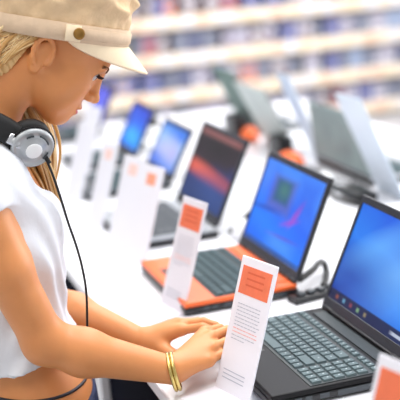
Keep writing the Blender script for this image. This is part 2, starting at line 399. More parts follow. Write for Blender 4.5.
# ------------------------------------------------------------------ price cards
def make_tag(label, x, yfar, w=0.105, h=0.248, tilt=0.335, flip=False, rot=0.27, detail=True, header='orangeprint', body='paper', foot=0.075):
    t = thing('price_stand', label, 'price sign', (x+math.sin(rot)*w/2, yfar-math.cos(rot)*w/2, T), (PI if flip else 0)+rot, None)
    Mx = Matrix.Translation((0, 0, 0.001)) @ Matrix.Rotation(tilt, 4, 'Y')
    bm = box(0, 0.003, -w/2, w/2, 0, h, bev=0.001, Mx=Mx, seg=1)
    obj('card', bm, M[body], t)
    obj('stand_foot', box(-foot, 0.004, -w/2, w/2, 0.0, 0.0025, bev=0.001, seg=1), M[body], t)
    if not flip and header:
        big = header == 'orangeprint'
        hb = box(-0.0006, 0.0002, -w*0.41 if big else -w*0.22, w*0.41 if big else w*0.18, h*0.73 if big else h*0.80, h*0.935 if big else h*0.92, bev=0.0, Mx=Mx)
        obj('printed_header', hb, M[header], t, label='orange printed header block')
        if detail:
            tx = bmesh.new(); r2 = random.Random(3)
            for k in range(3):
                add_box(tx, -0.0009, -0.0004, -w*0.24, w*0.24, h*(0.885-0.045*k), h*(0.898-0.045*k), Mx=Mx)
            obj('header_text', tx, M['redink'], t)
            tx = bmesh.new()
            for k in range(11):
                v = 0.655-0.026*k
                y = w*0.34
                while y > -w*0.30:
                    ln = r2.uniform(0.003, 0.009); mi = 1 if k in (7, 8) else 0
                    if k == 10 and y < 0: break
                    add_box(tx, -0.0006, 0.0002, y-ln, y, h*v, h*v+0.0013, mi=mi, Mx=Mx); y -= ln+0.0022
            obj('printed_text', tx, [M['ink'], M['pinkink']], t)
            tx = bmesh.new()
            for k in range(3):
                add_box(tx, -0.0006, 0.0002, -w*0.25, w*0.36, h*(0.16-0.03*k), h*(0.16-0.03*k)+0.0015, Mx=Mx)
            obj('small_print', tx, M['ink'], t)
    return t
make_tag('tall white price card with orange header and small print, in front of the black laptop', 0.563, 1.788)
make_tag('white price card with orange header, standing by the orange palm rest', 0.604, 2.280, w=0.103, rot=0.22)
make_tag('white price card cut by the lower right corner of the photo, orange header', 0.566, 1.262, detail=False)
make_tag('white price card with small pale orange mark, in front of the grey laptop', 0.620, 2.668, header='paleorange', detail=False)
make_tag('white price card with faded pink mark, overlapping the one before the grey laptop', 0.609, 2.805, header='fadedpink', detail=False)
make_tag('thin white price card with a tiny pink mark, third one beyond the grey laptop', 0.605, 3.04, w=0.09, header='fadedpink', detail=False)
make_tag('white price card near the woman\'s lips, in front of the violet-blue screen', 0.71, 3.72, w=0.11, header=None, detail=False)
make_tag('blurred white price card below the woman\'s chin, in front of the counter end', 0.62, 3.42, header=None, detail=False)
make_tag('tall white sign leaning on the far counter side, pale blue back, by the silver-green lid', 1.487, 2.93, w=0.175, h=0.34, tilt=0.40, flip=True, rot=0, body='paleblue')
make_tag('white sign leaning on the far counter side, between the two pale laptop lids', 1.53, 3.50, w=0.12, h=0.335, tilt=0.40, flip=True, rot=0, body='paleblue')

# ------------------------------------------------------------------ cables, sensors, chargers on the counter
def sensor(label, x, y, r=0.026, group=None):
    t = thing('security_sensor', label, 'security sensor', (x, y, T), 0, group)
    b = bmesh.new(); add_lathe(b, [(0, 0), (r*0.8, 0), (r, r*0.25), (r*1.0, r*0.7), (r*0.82, r*1.15), (r*0.45, r*1.4), (0, r*1.45)], 24)
    obj('dome', b, M['whiteplastic'], t, True)
    b = bmesh.new(); add_tube(b, spline([(r*0.9, 0, r*0.4), (r*1.6, -0.02, r*0.5), (r*2.4, -0.03, 0.003), (r*3.4, 0.01, 0.003)]), 0.003, 8)
    obj('cable', b, M['rubber'], t, label='black cable')
    return t
sensor('white round alarm sensor beside the hinge of the grey laptop, nearest the orange laptop', 0.955, 2.665, 0.034)
sensor('white round alarm sensor beside the top of the deep blue screen', 1.15, 4.22, 0.026)
sensor('white round alarm sensor halfway down beside the deep blue screen', 1.05, 3.965, 0.028)
sensor('white round alarm sensor at the bottom corner of the deep blue screen', 0.99, 3.72, 0.024)
sensor('white round plug by the dark cables behind the silver-green lid', 1.37, 3.06, 0.03)
sensor('white round alarm sensor beside the left edge of the dark screen', 1.03, 3.25, 0.028)

def cable(label, pts, r=0.004, m='rubber', name='power_cable', cat='cable'):
    b = bmesh.new(); add_tube(b, spline(pts), r, 8)
    return tag(obj(name, b, M[m], None, True), label, cat)
cable('black cable looping from the hinge of the orange laptop down to the counter', [(0.90, 2.172, T+0.036), (0.95, 2.21, T+0.040), (0.985, 2.255, T+0.038), (1.01, 2.285, T+0.026), (1.01, 2.27, T+0.010), (0.985, 2.22, T+0.008), (0.96, 2.18, T+0.008)], 0.0075)
def power_strip():
    t = thing('power_strip', 'black strip of small connectors lying between the orange and the black laptop', 'power strip', (0.0, 0.0, T))
    a = math.atan2(2.245-2.105, 1.02-0.88)
    Mx = Matrix.Translation((0.945, 2.145, 0)) @ Matrix.Rotation(0.18, 4, 'Z')
    obj('casing', box(-0.085, 0.075, -0.02, 0.02, 0.0, 0.014, bev=0.003, Mx=Mx), M['black'], t)
    for k in range(5):
        x = -0.06+0.026*k
        obj('connector', box(x-0.008, x+0.008, -0.009, 0.009, 0.013, 0.021, bev=0.002, Mx=Mx), M['darkgrey'], t)
    return t
power_strip()
cable('dark cable trailing behind the silver-green lid along the counter middle', [(1.34, 3.35, T+0.005), (1.37, 3.2, T+0.012), (1.36, 3.10, T+0.02), (1.38, 3.0, T+0.01), (1.40, 2.88, T+0.016), (1.38, 2.76, T+0.006), (1.40, 2.6, T+0.005)], 0.007)
cable('second dark cable trailing in the counter middle, nearer the blue screens', [(1.30, 3.30, T+0.005), (1.33, 3.14, T+0.006), (1.34, 3.0, T+0.008), (1.33, 2.86, T+0.006), (1.36, 2.70, T+0.006), (1.33, 2.58, T+0.005)], 0.006)
cable('grey cable trailing between two dark ones in the counter middle', [(1.31, 3.22, T+0.018), (1.35, 3.08, T+0.022), (1.345, 2.93, T+0.018), (1.37, 2.8, T+0.016), (1.36, 2.66, T+0.006)], 0.005, 'darkgrey')
cable('dark cable along the hinge of the grey laptop towards its white sensor', [(0.93, 2.72, T+0.006), (0.98, 2.74, T+0.03), (0.99, 2.70, T+0.06), (0.96, 2.63, T+0.045), (0.90, 2.58, T+0.006), (0.84, 2.57, T+0.006)], 0.005)
tag(obj('cable_box', box(1.13, 1.19, 4.26, 4.33, T, T+0.06, bev=0.006), M['black']), 'small black box at the top of the deep blue screen', 'cable box')
tag(obj('charger', box(1.36, 1.42, 2.80, 2.93, T+0.0, T+0.03, bev=0.006), M['black']), 'black charger brick among the cables below the silver-green lid', 'charger')
tag(obj('charger', box(1.345, 1.40, 3.14, 3.24, T+0.0, T+0.03, bev=0.006), M['black']), 'black charger brick beside the orange mouse', 'charger')
tag(obj('charger', box(1.40, 1.455, 3.50, 3.60, T, T+0.075, bev=0.008), M['black']), 'tall black charger brick before the pale rounded lid', 'charger')
tag(obj('charger', box(1.40, 1.46, 3.95, 4.07, T, T+0.085, bev=0.008), M['black']), 'black box at the foot of the dark green-grey lid', 'charger')
sensor('white round alarm sensor between the grey laptop and the pale blue screen, nearer the screen', 0.95, 3.235, 0.026)
sensor('white round alarm sensor right against the far end of the grey laptop', 0.88, 3.125, 0.028)
def mouse(label, x, y, rz, s=1.0):
    t = thing('computer_mouse', label, 'computer mouse', (x, y, T), rz)
    b = bmesh.new(); bmesh.ops.create_uvsphere(b, u_segments=24, v_segments=14, radius=1.0)
    for v in b.verts:
        v.co.x *= 0.055*s; v.co.y *= 0.033*s*(1-0.12*v.co.x/0.055); v.co.z = (0.04*s*v.co.z if v.co.z > 0 else 0.012*v.co.z)+0.012
    obj('shell', b, M['orange'], t, True)
    obj('scroll_wheel', box(0.022*s, 0.036*s, -0.003, 0.003, 0.035*s, 0.047*s, bev=0.002), M['black'], t)
    return t
mouse('orange mouse behind the bright blue screen, the one nearer the silver-green lid', 1.385, 3.37, 1.9, 1.1)
mouse('orange mouse behind the dark cables, the one under the pale rounded lid', 1.43, 3.87, 1.2, 1.1)

# ------------------------------------------------------------------ shelving with boxed discs
SY = 8.35; SX0, SX1 = 0.4, 5.6
su = thing('shelving_unit', 'long cream store shelving full of boxed discs at the back of the shop', 'shelf', (0, 0, 0))
obj('back_panel', box(SX0, SX1, SY+0.36, SY+0.40, 0, 1.95), M['shelfback'], su)
ZR = [0.04, 0.33, 0.62, 0.91, 1.20, 1.49]
RH = 0.105
rl = random.Random(11)
for z in ZR:
    obj('shelf_board', box(SX0, SX1, SY+0.004, SY+0.36, z+RH-0.045, z+RH-0.02), M['shelf'], su)
    rb = box(SX0, SX1, SY-0.012, SY+0.002, z, z+RH)
    rail = obj('price_rail', rb, M['shelf'], su)
    lb = bmesh.new(); x = SX0+0.05
    while x < SX1-0.1:
        wl = rl.uniform(0.05, 0.11)
        add_box(lb, x, x+wl, SY-0.016, SY-0.012, z+0.02, z+RH-0.02, mi=rl.choice([0, 1, 1, 2, 0]))
        x += wl+rl.uniform(0.03, 0.16)
    po = obj('price_label', lb, [M['paper'], M['peachlabel'], mat('yellow_label', (242, 220, 184), 0.6, noise=0.03)], rail); po['kind'] = 'stuff'
pal = {'grey': (128, 132, 150), 'blue': (84, 106, 168), 'pale blue': (154, 168, 196), 'white': (206, 206, 216), 'pink': (188, 156, 162),
       'orange': (222, 126, 84), 'brown': (134, 112, 114), 'dark blue': (66, 72, 116), 'yellow': (200, 188, 140), 'red': (178, 92, 92), 'mauve': (142, 130, 156)}
pm = {k: mat('case_'+k.replace(' ', '_'), v, 0.4, noise=0.12, nscale=14) for k, v in pal.items()}
keys_ = ['grey']*6+['mauve']*5+['pale blue']*4+['white']*3+['pink']*2+['blue']*4+['brown']*3+['dark blue']*4+['orange']+['yellow']+['red']
ords = ['first', 'second', 'third', 'fourth', 'fifth', 'sixth', 'seventh', 'eighth', 'ninth', 'tenth', 'eleventh', 'twelfth', 'thirteenth', 'fourteenth', 'fifteenth', 'sixteenth', 'seventeenth', 'eighteenth', 'nineteenth', 'twentieth']
rown = {0: 'lowest', 1: 'second lowest', 2: 'third lowest', 3: 'fourth lowest', 4: 'topmost filled'}
case_me = {}
for k in pal:
    b = box(-0.5, 0.5, -0.5, 0.5, 0, 1, bev=0.02, seg=1)
    add_box(b, -0.40, 0.40, -0.515, -0.49, 0.55, 0.86, mi=1)
    add_box(b, -0.34, 0.20, -0.515, -0.49, 0.15, 0.30, mi=1)
    me = bpy.data.meshes.new('disc_case'); b.to_mesh(me); b.free()
    me.materials.append(pm[k]); me.materials.append(pm[rl.choice(['white', 'pale blue', 'grey', 'mauve'])]); case_me[k] = me
for ri in (0, 1, 2, 3, 4):
    zb = ZR[ri]+RH-0.02; x = {0: 1.50, 1: 1.50, 2: 1.62, 3: 1.66, 4: 1.68}[ri]; cnt = {}
    zsh = ZR[ri]+RH-0.02
    while x < 5.35:
        w = rl.uniform(0.055, 0.15); k = rl.choice(keys_)
        o = bpy.data.objects.new('disc_case', case_me[k]); link(o)
        o.location = (x+w/2, SY+0.035+rl.uniform(0, 0.015), zsh); o.scale = (w*0.96, 0.03, rl.uniform(0.15, 0.185)); 
        cnt[k] = cnt.get(k, 0)+1
        tag(o, f'{ords[cnt[k]-1]} {k} disc case from the left on the {rown[ri]} row of shelves', 'disc case', 'boxed discs on the back shelves')
        x += w+rl.choice([0.004, 0.004, 0.01, 0.05])

# ------------------------------------------------------------------ implicit surfaces
class Field:
    def __init__(self): self.ops = []
    def cap(self, a, b, ra, rb=None, k=0.02):
        self.ops.append(('c', np.array(a, np.float32), np.array(b, np.float32), float(ra), float(ra if rb is None else rb), k)); return self
    def ell(self, c, r, k=0.02, R=None, sub=False):
        self.ops.append(('e', np.array(c, np.float32), np.array(r, np.float32), None if R is None else np.array(R, np.float32), sub, k)); return self
    def d(self, op, P):
        if op[0] == 'c':
            _, a, b, ra, rb, k = op
            ab = b-a; L2 = float(ab@ab)
            t = np.clip(((P-a)@ab)/max(L2, 1e-9), 0, 1)
            q = P-a-t[..., None]*ab
            return np.sqrt((q*q).sum(-1)) - (ra+(rb-ra)*t)
        _, c, r, R, sub, k = op
        q = P-c
        if R is not None: q = q@R            # R columns are the local axes
        a = np.sqrt(((q/r)**2).sum(-1)); b = np.sqrt(((q/(r*r))**2).sum(-1))
        return a*(a-1)/np.maximum(b, 1e-9)
    def combine(self, V, D, op):
        k = op[5]
        if op[0] == 'e' and op[4]:
            h = np.clip(0.5-0.5*(V+D)/k, 0, 1); return V*(1-h)-D*h+k*h*(1-h)
        h = np.clip(0.5+0.5*(D-V)/k, 0, 1); return V*(h*0+1-h)+0 if False else (D*(1-h)+V*h-k*h*(1-h))
    def mesh(self, lo, hi, h, post=None, B=8):
        lo = np.array(lo, np.float32); n = np.ceil((np.array(hi)-lo)/(h*B)).astype(int)
        N = n*B
        ci = np.stack(np.meshgrid(*[np.arange(q) for q in n], indexing='ij'), -1).reshape(-1, 3)
        C = (lo+(ci*B+(B-1)/2)*h).astype(np.float32)
        V = np.full(len(C), 1.0, np.float32); dops = []
        for op in self.ops:
            D = self.d(op, C).astype(np.float32); dops.append(D); V = self.combine(V, D, op)
        rad = B*h*0.9
        act = np.abs(V if post is None else np.minimum(np.abs(V), np.abs(post(V, C)))) < rad+0.012
        G = np.where(V > 0, 1.0, -1.0).astype(np.float32)
        if post is not None: G = np.where(post(V, C) > 0, 1.0, -1.0).astype(np.float32)
        full = np.repeat(np.repeat(np.repeat(G.reshape(*n), B, 0), B, 1), B, 2)
        ai = np.nonzero(act)[0]
        off = np.stack(np.meshgrid(*[np.arange(B)]*3, indexing='ij'), -1).reshape(-1, 3)
        for s in range(0, len(ai), 3000):
            a = ai[s:s+3000]
            P = (lo+((ci[a]*B)[:, None, :]+off[None])*h).astype(np.float32)
            W = np.full(P.shape[:2], 1.0, np.float32)
            for op, D in zip(self.ops, dops):
                m = D[a] < rad+0.03+op[5]
                if m.any(): W[m] = self.combine(W[m], self.d(op, P[m]).astype(np.float32), op)
            if post is not None: W = post(W, P)
            g = (ci[a]*B)[:, None, :]+off[None]
            full[g[..., 0], g[..., 1], g[..., 2]] = W
        return nets(full, lo, h)

def nets(F, lo, h):
    S = F < 0
    sx, sy, sz = F.shape
    cnt = np.zeros((sx-1, sy-1, sz-1), np.int8)
    for dx in (0, 1):
        for dy in (0, 1):
            for dz in (0, 1):
                cnt += S[dx:sx-1+dx, dy:sy-1+dy, dz:sz-1+dz]
    cells = np.argwhere((cnt > 0) & (cnt < 8))
    idm = np.full(cnt.shape, -1, np.int32); idm[tuple(cells.T)] = np.arange(len(cells))
    acc = np.zeros((len(cells), 3)); num = np.zeros(len(cells))
    corners = [(i, j, k) for i in (0, 1) for j in (0, 1) for k in (0, 1)]
    for a in corners:
        for ax in range(3):
            if a[ax] == 1: continue
            b = list(a); b[ax] = 1
            fa = F[cells[:, 0]+a[0], cells[:, 1]+a[1], cells[:, 2]+a[2]]; fb = F[cells[:, 0]+b[0], cells[:, 1]+b[1], cells[:, 2]+b[2]]
            m = (fa < 0) != (fb < 0)
            t = np.where(m, fa/np.where(m, fa-fb, 1), 0)
            p = np.tile(np.array(a, float), (len(cells), 1)); p[:, ax] += t
            acc[m] += p[m]; num[m] += 1
    verts = np.array(lo)+(cells+acc/num[:, None])*h
    quads = []
    for ax in range(3):
        o1, o2 = (ax+1) % 3, (ax+2) % 3
        sl = [slice(None)]*3; sl2 = [slice(None)]*3
        sl[ax] = slice(0, -1); sl2[ax] = slice(1, None)
        A, B_ = S[tuple(sl)], S[tuple(sl2)]
        e = np.argwhere(A != B_)
        e = e[(e[:, o1] > 0) & (e[:, o2] > 0) & (e[:, o1] < F.shape[o1]-1) & (e[:, o2] < F.shape[o2]-1)]
        inside = A[tuple(e.T)]
        q = []
        for d1, d2 in ((0, 0), (1, 0), (1, 1), (0, 1)):
            c = e.copy(); c[:, o1] -= d1; c[:, o2] -= d2; q.append(idm[tuple(c.T)])
        q = np.stack(q, 1)
        q[~inside] = q[~inside][:, ::-1]
        quads.append(q)
    Q = np.concatenate(quads); Q = Q[(Q >= 0).all(1)]
    return verts, Q
def np_mesh(name, V, Q, mats, parent=None, matidx=None):
    me = bpy.data.meshes.new(name)
    me.vertices.add(len(V)); me.vertices.foreach_set('co', V.astype(np.float32).ravel())
    me.loops.add(len(Q)*4); me.loops.foreach_set('vertex_index', Q.astype(np.int32).ravel())
    me.polygons.add(len(Q)); me.polygons.foreach_set('loop_start', np.arange(0, len(Q)*4, 4, dtype=np.int32))
    me.polygons.foreach_set('loop_total', np.full(len(Q), 4, np.int32))
    for m in (mats if isinstance(mats, list) else [mats]): me.materials.append(m)
    if matidx is not None: me.polygons.foreach_set('material_index', matidx.astype(np.int32))
    me.polygons.foreach_set('use_smooth', np.ones(len(Q), bool))
    me.update(calc_edges=True); me.validate()
    o = bpy.data.objects.new(name, me); return link(o, parent)

# ------------------------------------------------------------------ the woman
HO = np.array([0.368, 1.99, 1.518]); HP = math.radians(42)
HY = math.radians(-7)
hf = np.array([math.cos(HP)*math.cos(HY), math.cos(HP)*math.sin(HY), -math.sin(HP)]); hl = np.array([-math.sin(HY), math.cos(HY), 0]); hu = np.cross(hf, hl)
HR = np.stack([hf, hl, hu], 1)
def H(f, l, u): return HO + hf*f + hl*l + hu*u
TORSO = [('e', (0.225, 2.0, 1.215), (0.102, 0.150, 0.150), 0.05), ('e', (0.272, 1.94, 1.195), (0.062, 0.064, 0.066), 0.04), ('e', (0.272, 2.06, 1.195), (0.062, 0.064, 0.066), 0.04),
         ('e', (0.233, 2.0, 1.03), (0.094, 0.122, 0.15), 0.07), ('e', (0.265, 2.0, 0.86), (0.112, 0.162, 0.12), 0.07)]
SH_R, SH_L = (0.180, 1.846, 1.305), (0.22, 2.15, 1.305)
EL_R, EL_L = (0.272, 1.838, 1.028), (0.335, 2.180, 0.985)
WR_R, WR_L = (0.487, 1.795, 0.946), (0.488, 1.992, 0.931)
def add_torso(F, g=0.0, arms=False):
    for t, c, r, k in TORSO: F.ell(c, tuple(q+g for q in r), k)
    F.cap((0.208, 1.875, 1.318), (0.208, 2.125, 1.318), 0.046+g, k=0.05)
    F.cap((0.225, 1.99, 1.36), (0.21, 1.90, 1.33), 0.045+g, 0.04+g, k=0.05); F.cap((0.225, 1.99, 1.36), (0.21, 2.10, 1.33), 0.045+g, 0.04+g, k=0.05)
B = Field()
# head
B.ell(H(0.0, 0, 0.05), (0.097, 0.074, 0.088), 0.02, HR)
B.ell(H(0.036, 0, -0.022), (0.056, 0.056, 0.080), 0.03, HR)
for s in (-1, 1):
    B.cap(H(-0.008, s*0.050, -0.040), H(0.066, s*0.014, -0.088), 0.017, 0.016, 0.03)
    B.ell(H(0.054, s*0.034, -0.018), (0.032, 0.028, 0.030), 0.02, HR)
    B.ell(H(0.040, s*0.036, -0.052), (0.034, 0.024, 0.032), 0.03, HR)
B.ell(H(0.076, 0, -0.088), (0.016, 0.018, 0.014), 0.02, HR)
B.cap(H(0.079, -0.034, 0.027), H(0.079, 0.034, 0.027), 0.015, k=0.015)
B.ell(H(0.070, 0, -0.058), (0.026, 0.030, 0.026), 0.02, HR)
for s in (-1, 1): B.ell(H(0.100, s*0.034, 0.010), (0.016, 0.017, 0.012), 0.014, HR, sub=True)
B.cap(H(0.090, 0, 0.020), H(0.108, 0, -0.022), 0.0075, 0.0085, 0.014)
B.ell(H(0.111, 0, -0.026), (0.0105, 0.010, 0.009), 0.008, HR)
for s in (-1, 1): B.ell(H(0.100, s*0.0115, -0.030), (0.0095, 0.0065, 0.007), 0.006, HR)
for s in (-1, 1): B.ell(H(0.104, s*0.006, -0.037), (0.006, 0.0034, 0.003), 0.003, HR, sub=True)
B.ell(H(0.0935, 0, -0.0545), (0.0105, 0.021, 0.0062), 0.006, HR)
B.ell(H(0.0915, 0, -0.0655), (0.0105, 0.018, 0.0068), 0.006, HR)
B.ell(H(0.103, 0, -0.0602), (0.010, 0.022, 0.0016), 0.003, HR, sub=True)
for s in (-1, 1):
    e = H(0.073, s*0.033, 0.011)
    B.ell(e, (0.0145, 0.0155, 0.0135), 0.004, HR)
    B.ell(H(0.090, s*0.036, 0.008), (0.013, 0.0150, 0.0078), 0.002, HR, sub=True)
# ears
for s in (-1, 1):
    B.ell(H(-0.022, s*0.072, -0.014), (0.016, 0.006, 0.026), 0.008, HR)
    ring = [H(-0.021+0.018*math.cos(a)-0.006*math.sin(a), s*(0.080 if math.cos(a) < 0.2 else 0.075), -0.010+0.027*math.sin(a)) for a in np.linspace(-0.3, 4.2, 11)]
    for p, q in zip(ring[:-1], ring[1:]): B.cap(p, q, 0.0040, k=0.005)
    B.ell(H(-0.017, s*0.075, -0.040), (0.008, 0.005, 0.010), 0.006, HR)
    B.ell(H(-0.017, s*0.081, -0.012), (0.009, 0.005, 0.014), 0.005, HR, sub=True)
    B.cap(H(-0.002, s*0.074, -0.014), H(-0.004, s*0.075, -0.024), 0.004, k=0.005)
# neck, torso, arms
B.cap(H(-0.036, 0, -0.030), (0.188, 2.0, 1.352), 0.047, 0.054, 0.02)
B.cap(H(-0.03, -0.042, -0.035), (0.245, 1.975, 1.345), 0.014, 0.012, 0.03)
add_torso(B)
B.cap(SH_R, (0.219, 1.839, 1.17), 0.047, 0.043, 0.03); B.cap((0.219, 1.839, 1.17), EL_R, 0.043, 0.038, 0.02)
mid = tuple(np.array(EL_R)*0.7+np.array(WR_R)*0.3+np.array([0, 0, -0.004]))
B.cap(EL_R, mid, 0.0395, 0.041, 0.02); B.cap(mid, WR_R, 0.041, 0.0255, 0.02)
B.cap(SH_L, (0.275, 2.185, 1.15), 0.047, 0.042, 0.03); B.cap((0.275, 2.185, 1.15), EL_L, 0.042, 0.037, 0.02)
mid = tuple(np.array(EL_L)*0.7+np.array(WR_L)*0.3)
B.cap(EL_L, mid, 0.038, 0.039, 0.02); B.cap(mid, WR_L, 0.039, 0.0245, 0.02)
# hands : (knuckle, middle joint, last joint, tip)
def hand(wr, kn, fingers, thumb):
    wr = np.array(wr)
    for i, q in enumerate(kn):
        B.cap(tuple(wr+(np.array(q)-wr)*0.12), q, 0.0185, 0.0125, 0.014)
    for q, (a, b, c), r in zip(kn, fingers, (0.0088, 0.0090, 0.0085, 0.0075)):
        B.cap(q, a, r+0.0012, r, 0.006); B.cap(a, b, r, r-0.0008, 0.003); B.cap(b, c, r-0.0008, r-0.0018, 0.003)
    a, b, c, d = thumb
    B.cap(a, b, 0.017, 0.0135, 0.014); B.cap(b, c, 0.0115, 0.0105, 0.004); B.cap(c, d, 0.0105, 0.008, 0.003)
KN_R = [(0.577, 1.870, 0.976), (0.580, 1.843, 0.976), (0.572, 1.815, 0.966), (0.556, 1.792, 0.952)]
FG_R = [[(0.613, 1.888, 0.972), (0.634, 1.893, 0.957), (0.647, 1.895, 0.942)], [(0.621, 1.863, 0.976), (0.644, 1.869, 0.960), (0.658, 1.873, 0.943)],
        [(0.612, 1.833, 0.967), (0.634, 1.840, 0.955), (0.648, 1.844, 0.941)], [(0.588, 1.806, 0.955), (0.606, 1.812, 0.946), (0.619, 1.816, 0.938)]]
TH_R = [(0.512, 1.822, 0.943), (0.540, 1.862, 0.940), (0.566, 1.882, 0.938), (0.592, 1.893, 0.939)]
hand(WR_R, KN_R, FG_R, TH_R)
KN_L = [(0.555, 1.955, 0.956), (0.563, 1.976, 0.959), (0.560, 1.998, 0.954), (0.551, 2.017, 0.946)]
FG_L = [[(0.592, 1.932, 0.963), (0.612, 1.921, 0.956), (0.624, 1.914, 0.941)], [(0.603, 1.956, 0.964), (0.624, 1.946, 0.956), (0.636, 1.940, 0.942)],
        [(0.600, 1.981, 0.957), (0.621, 1.975, 0.949), (0.632, 1.971, 0.939)], [(0.582, 2.003, 0.947), (0.597, 1.998, 0.936), (0.604, 1.995, 0.922)]]
TH_L = [(0.510, 1.968, 0.927), (0.525, 1.938, 0.918), (0.538, 1.925, 0.913), (0.552, 1.918, 0.911)]
hand(WR_L, KN_L, FG_L, TH_L)
V, Q = B.mesh((0.05, 1.74, 0.74), (0.70, 2.30, 1.68), 0.0023)
cen = V[Q].mean(1); loc = (cen-HO)@HR
lipm = (np.abs(loc[:, 1]) < 0.021-0.9*np.abs(loc[:, 2]+0.060)) & (loc[:, 2] > -0.0725) & (loc[:, 2] < -0.0487) & (loc[:, 0] > 0.082)
person = thing('person', 'woman in cream cap and white tee typing at the black laptop beside the counter', 'person', (0.25, 2.0, 0.0))
PL = Vector((0.25, 2.0, 0.0))
def pobj(name, *a, **k):
    o = obj(name, *a, **k); o.location = -PL; return o
body = np_mesh('body', V, Q, [M['skin'], M['lip']], person, lipm.astype(np.int32)); body.location = -PL
for s in (-1, 1):
    b = bmesh.new(); e = Matrix.Translation(Vector(H(0.0752, s*0.033, 0.0090))) @ Matrix(np.vstack([np.hstack([HR, np.zeros((3, 1))]), [0, 0, 0, 1]]).tolist()) @ Matrix.Rotation(PI/2, 4, 'Y')
    add_lathe(b, [(0.0128*math.sin(a), 0.0128*math.cos(a)) for a in np.linspace(0, PI, 16)], 20, Mx=e)
    for f in b.faces:
        q = (np.array(f.calc_center_median())-H(0.0752, s*0.033, 0.0090))@HR
        if q[0] > 0.0105 and math.hypot(q[1], q[2]+0.002) < 0.0088: f.material_index = 1
    eo = pobj('eye', b, [M['eyewhite'], M['iris']], person, True)
    b = bmesh.new()
    for k in range(26):
        a = -1.0+2.1*k/25
        p0 = np.array([0.0885-0.0045*abs(a), s*(0.034+0.0125*a), 0.0150-0.003*a*a])
        p1 = p0+np.array([0.004, s*0.0012*a, -0.0012]); p2 = p0+np.array([0.0105, s*0.003*a, 0.0012])
        add_tube(b, [H(*p0), H(*p1), H(*p2)], [0.0012, 0.0010, 0.0004], 4)
    add_tube(b, [H(0.0885-0.0045*abs(a), s*(0.034+0.0125*a), 0.0146-0.003*a*a) for a in np.linspace(-1.05, 1.1, 12)], 0.0012, 6)
    pobj('eyelashes', b, M['lash'], person)
    b = bmesh.new()
    for k in range(40):
        a = k/39
        p0 = np.array([0.0975-0.015*a*a, s*(0.012+0.036*a), 0.0265+0.006*math.sin(a*2.4)+0.002*((k*7) % 3-1)])
        add_tube(b, [H(*p0), H(*(p0+np.array([0.0015-0.002*a, s*0.007, 0.0015])))], [0.0015, 0.0006], 4)
    pobj('eyebrow', b, M['browhair'], person)

# t-shirt
S = Field(); add_torso(S, 0.010)
def np_cap(P, a, b, ra, rb):
    a = np.array(a, np.float32); b = np.array(b, np.float32); ab = b-a
    t = np.clip(((P-a)@ab)/float(ab@ab), 0, 1); q = P-a-t[..., None]*ab
    return np.sqrt((q*q).sum(-1))-(ra+(rb-ra)*t)
def shirt_post(Wv, P):
    x, y, z = P[..., 0], P[..., 1], P[..., 2]
    for a, b, c, d in ((SH_R, (0.219, 1.839, 1.17), (0.19, 1.848, 1.275), (0.16, -0.05, -0.98)), (SH_L, (0.275, 2.185, 1.15), (0.25, 2.17, 1.235), (0.3, 0.2, -0.93))):
        d = np.array(d)/np.linalg.norm(d)
        sl = (x-c[0])*d[0]+(y-c[1])*d[1]+(z-c[2])*d[2]+0.004*np.sin(60*x)
        D = np.maximum(np_cap(P, a, b, 0.056, 0.056), sl)
        h = np.clip(0.5+0.5*(D-Wv)/0.012, 0, 1); Wv = D*(1-h)+Wv*h-0.012*h*(1-h)
    f = 0.0036*np.sin(46*z+26*x+9*y)+0.0028*np.sin(80*x-36*z+5*np.sin(22*y))+0.0022*np.sin(120*y+70*z+3*np.sin(40*x))
    loose = 0.012*np.clip((1.12-z)/0.15, 0, 1)
    W2 = Wv-f*np.clip((1.34-z)/0.08, 0.2, 1)-loose
    hem = (0.962+0.17*(x-0.19)+0.004*np.sin(30*y))-z
    W2 = np.maximum(W2, hem)
    a = np.stack([(x-0.325)/0.105, (y-2.0)/0.118, (z-1.37)/0.115], -1); q = (np.sqrt((a*a).sum(-1))-1)*0.105
    W2 = np.maximum(W2, -q)
    neck = np.sqrt((x-0.235)**2+(y-2.0)**2); W2 = np.maximum(W2, np.where(z > 1.27, 0.088-neck, -1))
    return W2.astype(np.float32)
V, Q = S.mesh((0.06, 1.74, 0.90), (0.44, 2.27, 1.44), 0.0035, shirt_post)
sh = np_mesh('t_shirt', V, Q, M['shirt'], person); sh.location = -PL; sh['label'] = 'white short-sleeved tee'
# jeans
J = Field()
J.ell((0.265, 2.0, 0.86), (0.119, 0.169, 0.13), 0.05)
for s in (-1, 1):
    J.cap((0.262, 2.0+s*0.085, 0.80), (0.268, 2.0+s*0.088, 0.47), 0.092, 0.062, 0.05); J.cap((0.268, 2.0+s*0.088, 0.47), (0.255, 2.0+s*0.09, 0.07), 0.064, 0.056, 0.03)
def jeans_post(Wv, P):
    z = P[..., 2]; x = P[..., 0]
    return np.maximum(Wv-0.0012*np.sin(70*z+50*x), np.maximum(z-(0.876+0.25*(x-0.34)), 0.05-z)).astype(np.float32)
V, Q = J.mesh((0.10, 1.78, 0.03), (0.42, 2.22, 0.92), 0.005, jeans_post)
je = np_mesh('jeans', V, Q, M['jeans'], person); je.location = -PL; je['label'] = 'dark blue jeans'
for s in (-1, 1):
    b = bmesh.new(); bmesh.ops.create_uvsphere(b, u_segments=20, v_segments=12, radius=1.0)
    for v in b.verts:
        v.co = Vector((0.31+0.125*v.co.x, 2.0+s*0.092+0.044*v.co.y*(1-0.15*v.co.x), max(0.0, 0.045+0.05*v.co.z*(1-0.35*v.co.x))))
    pobj('shoe', b, M['shoe'], person, True)
b = bmesh.new()
WF = Field(); add_torso(WF)
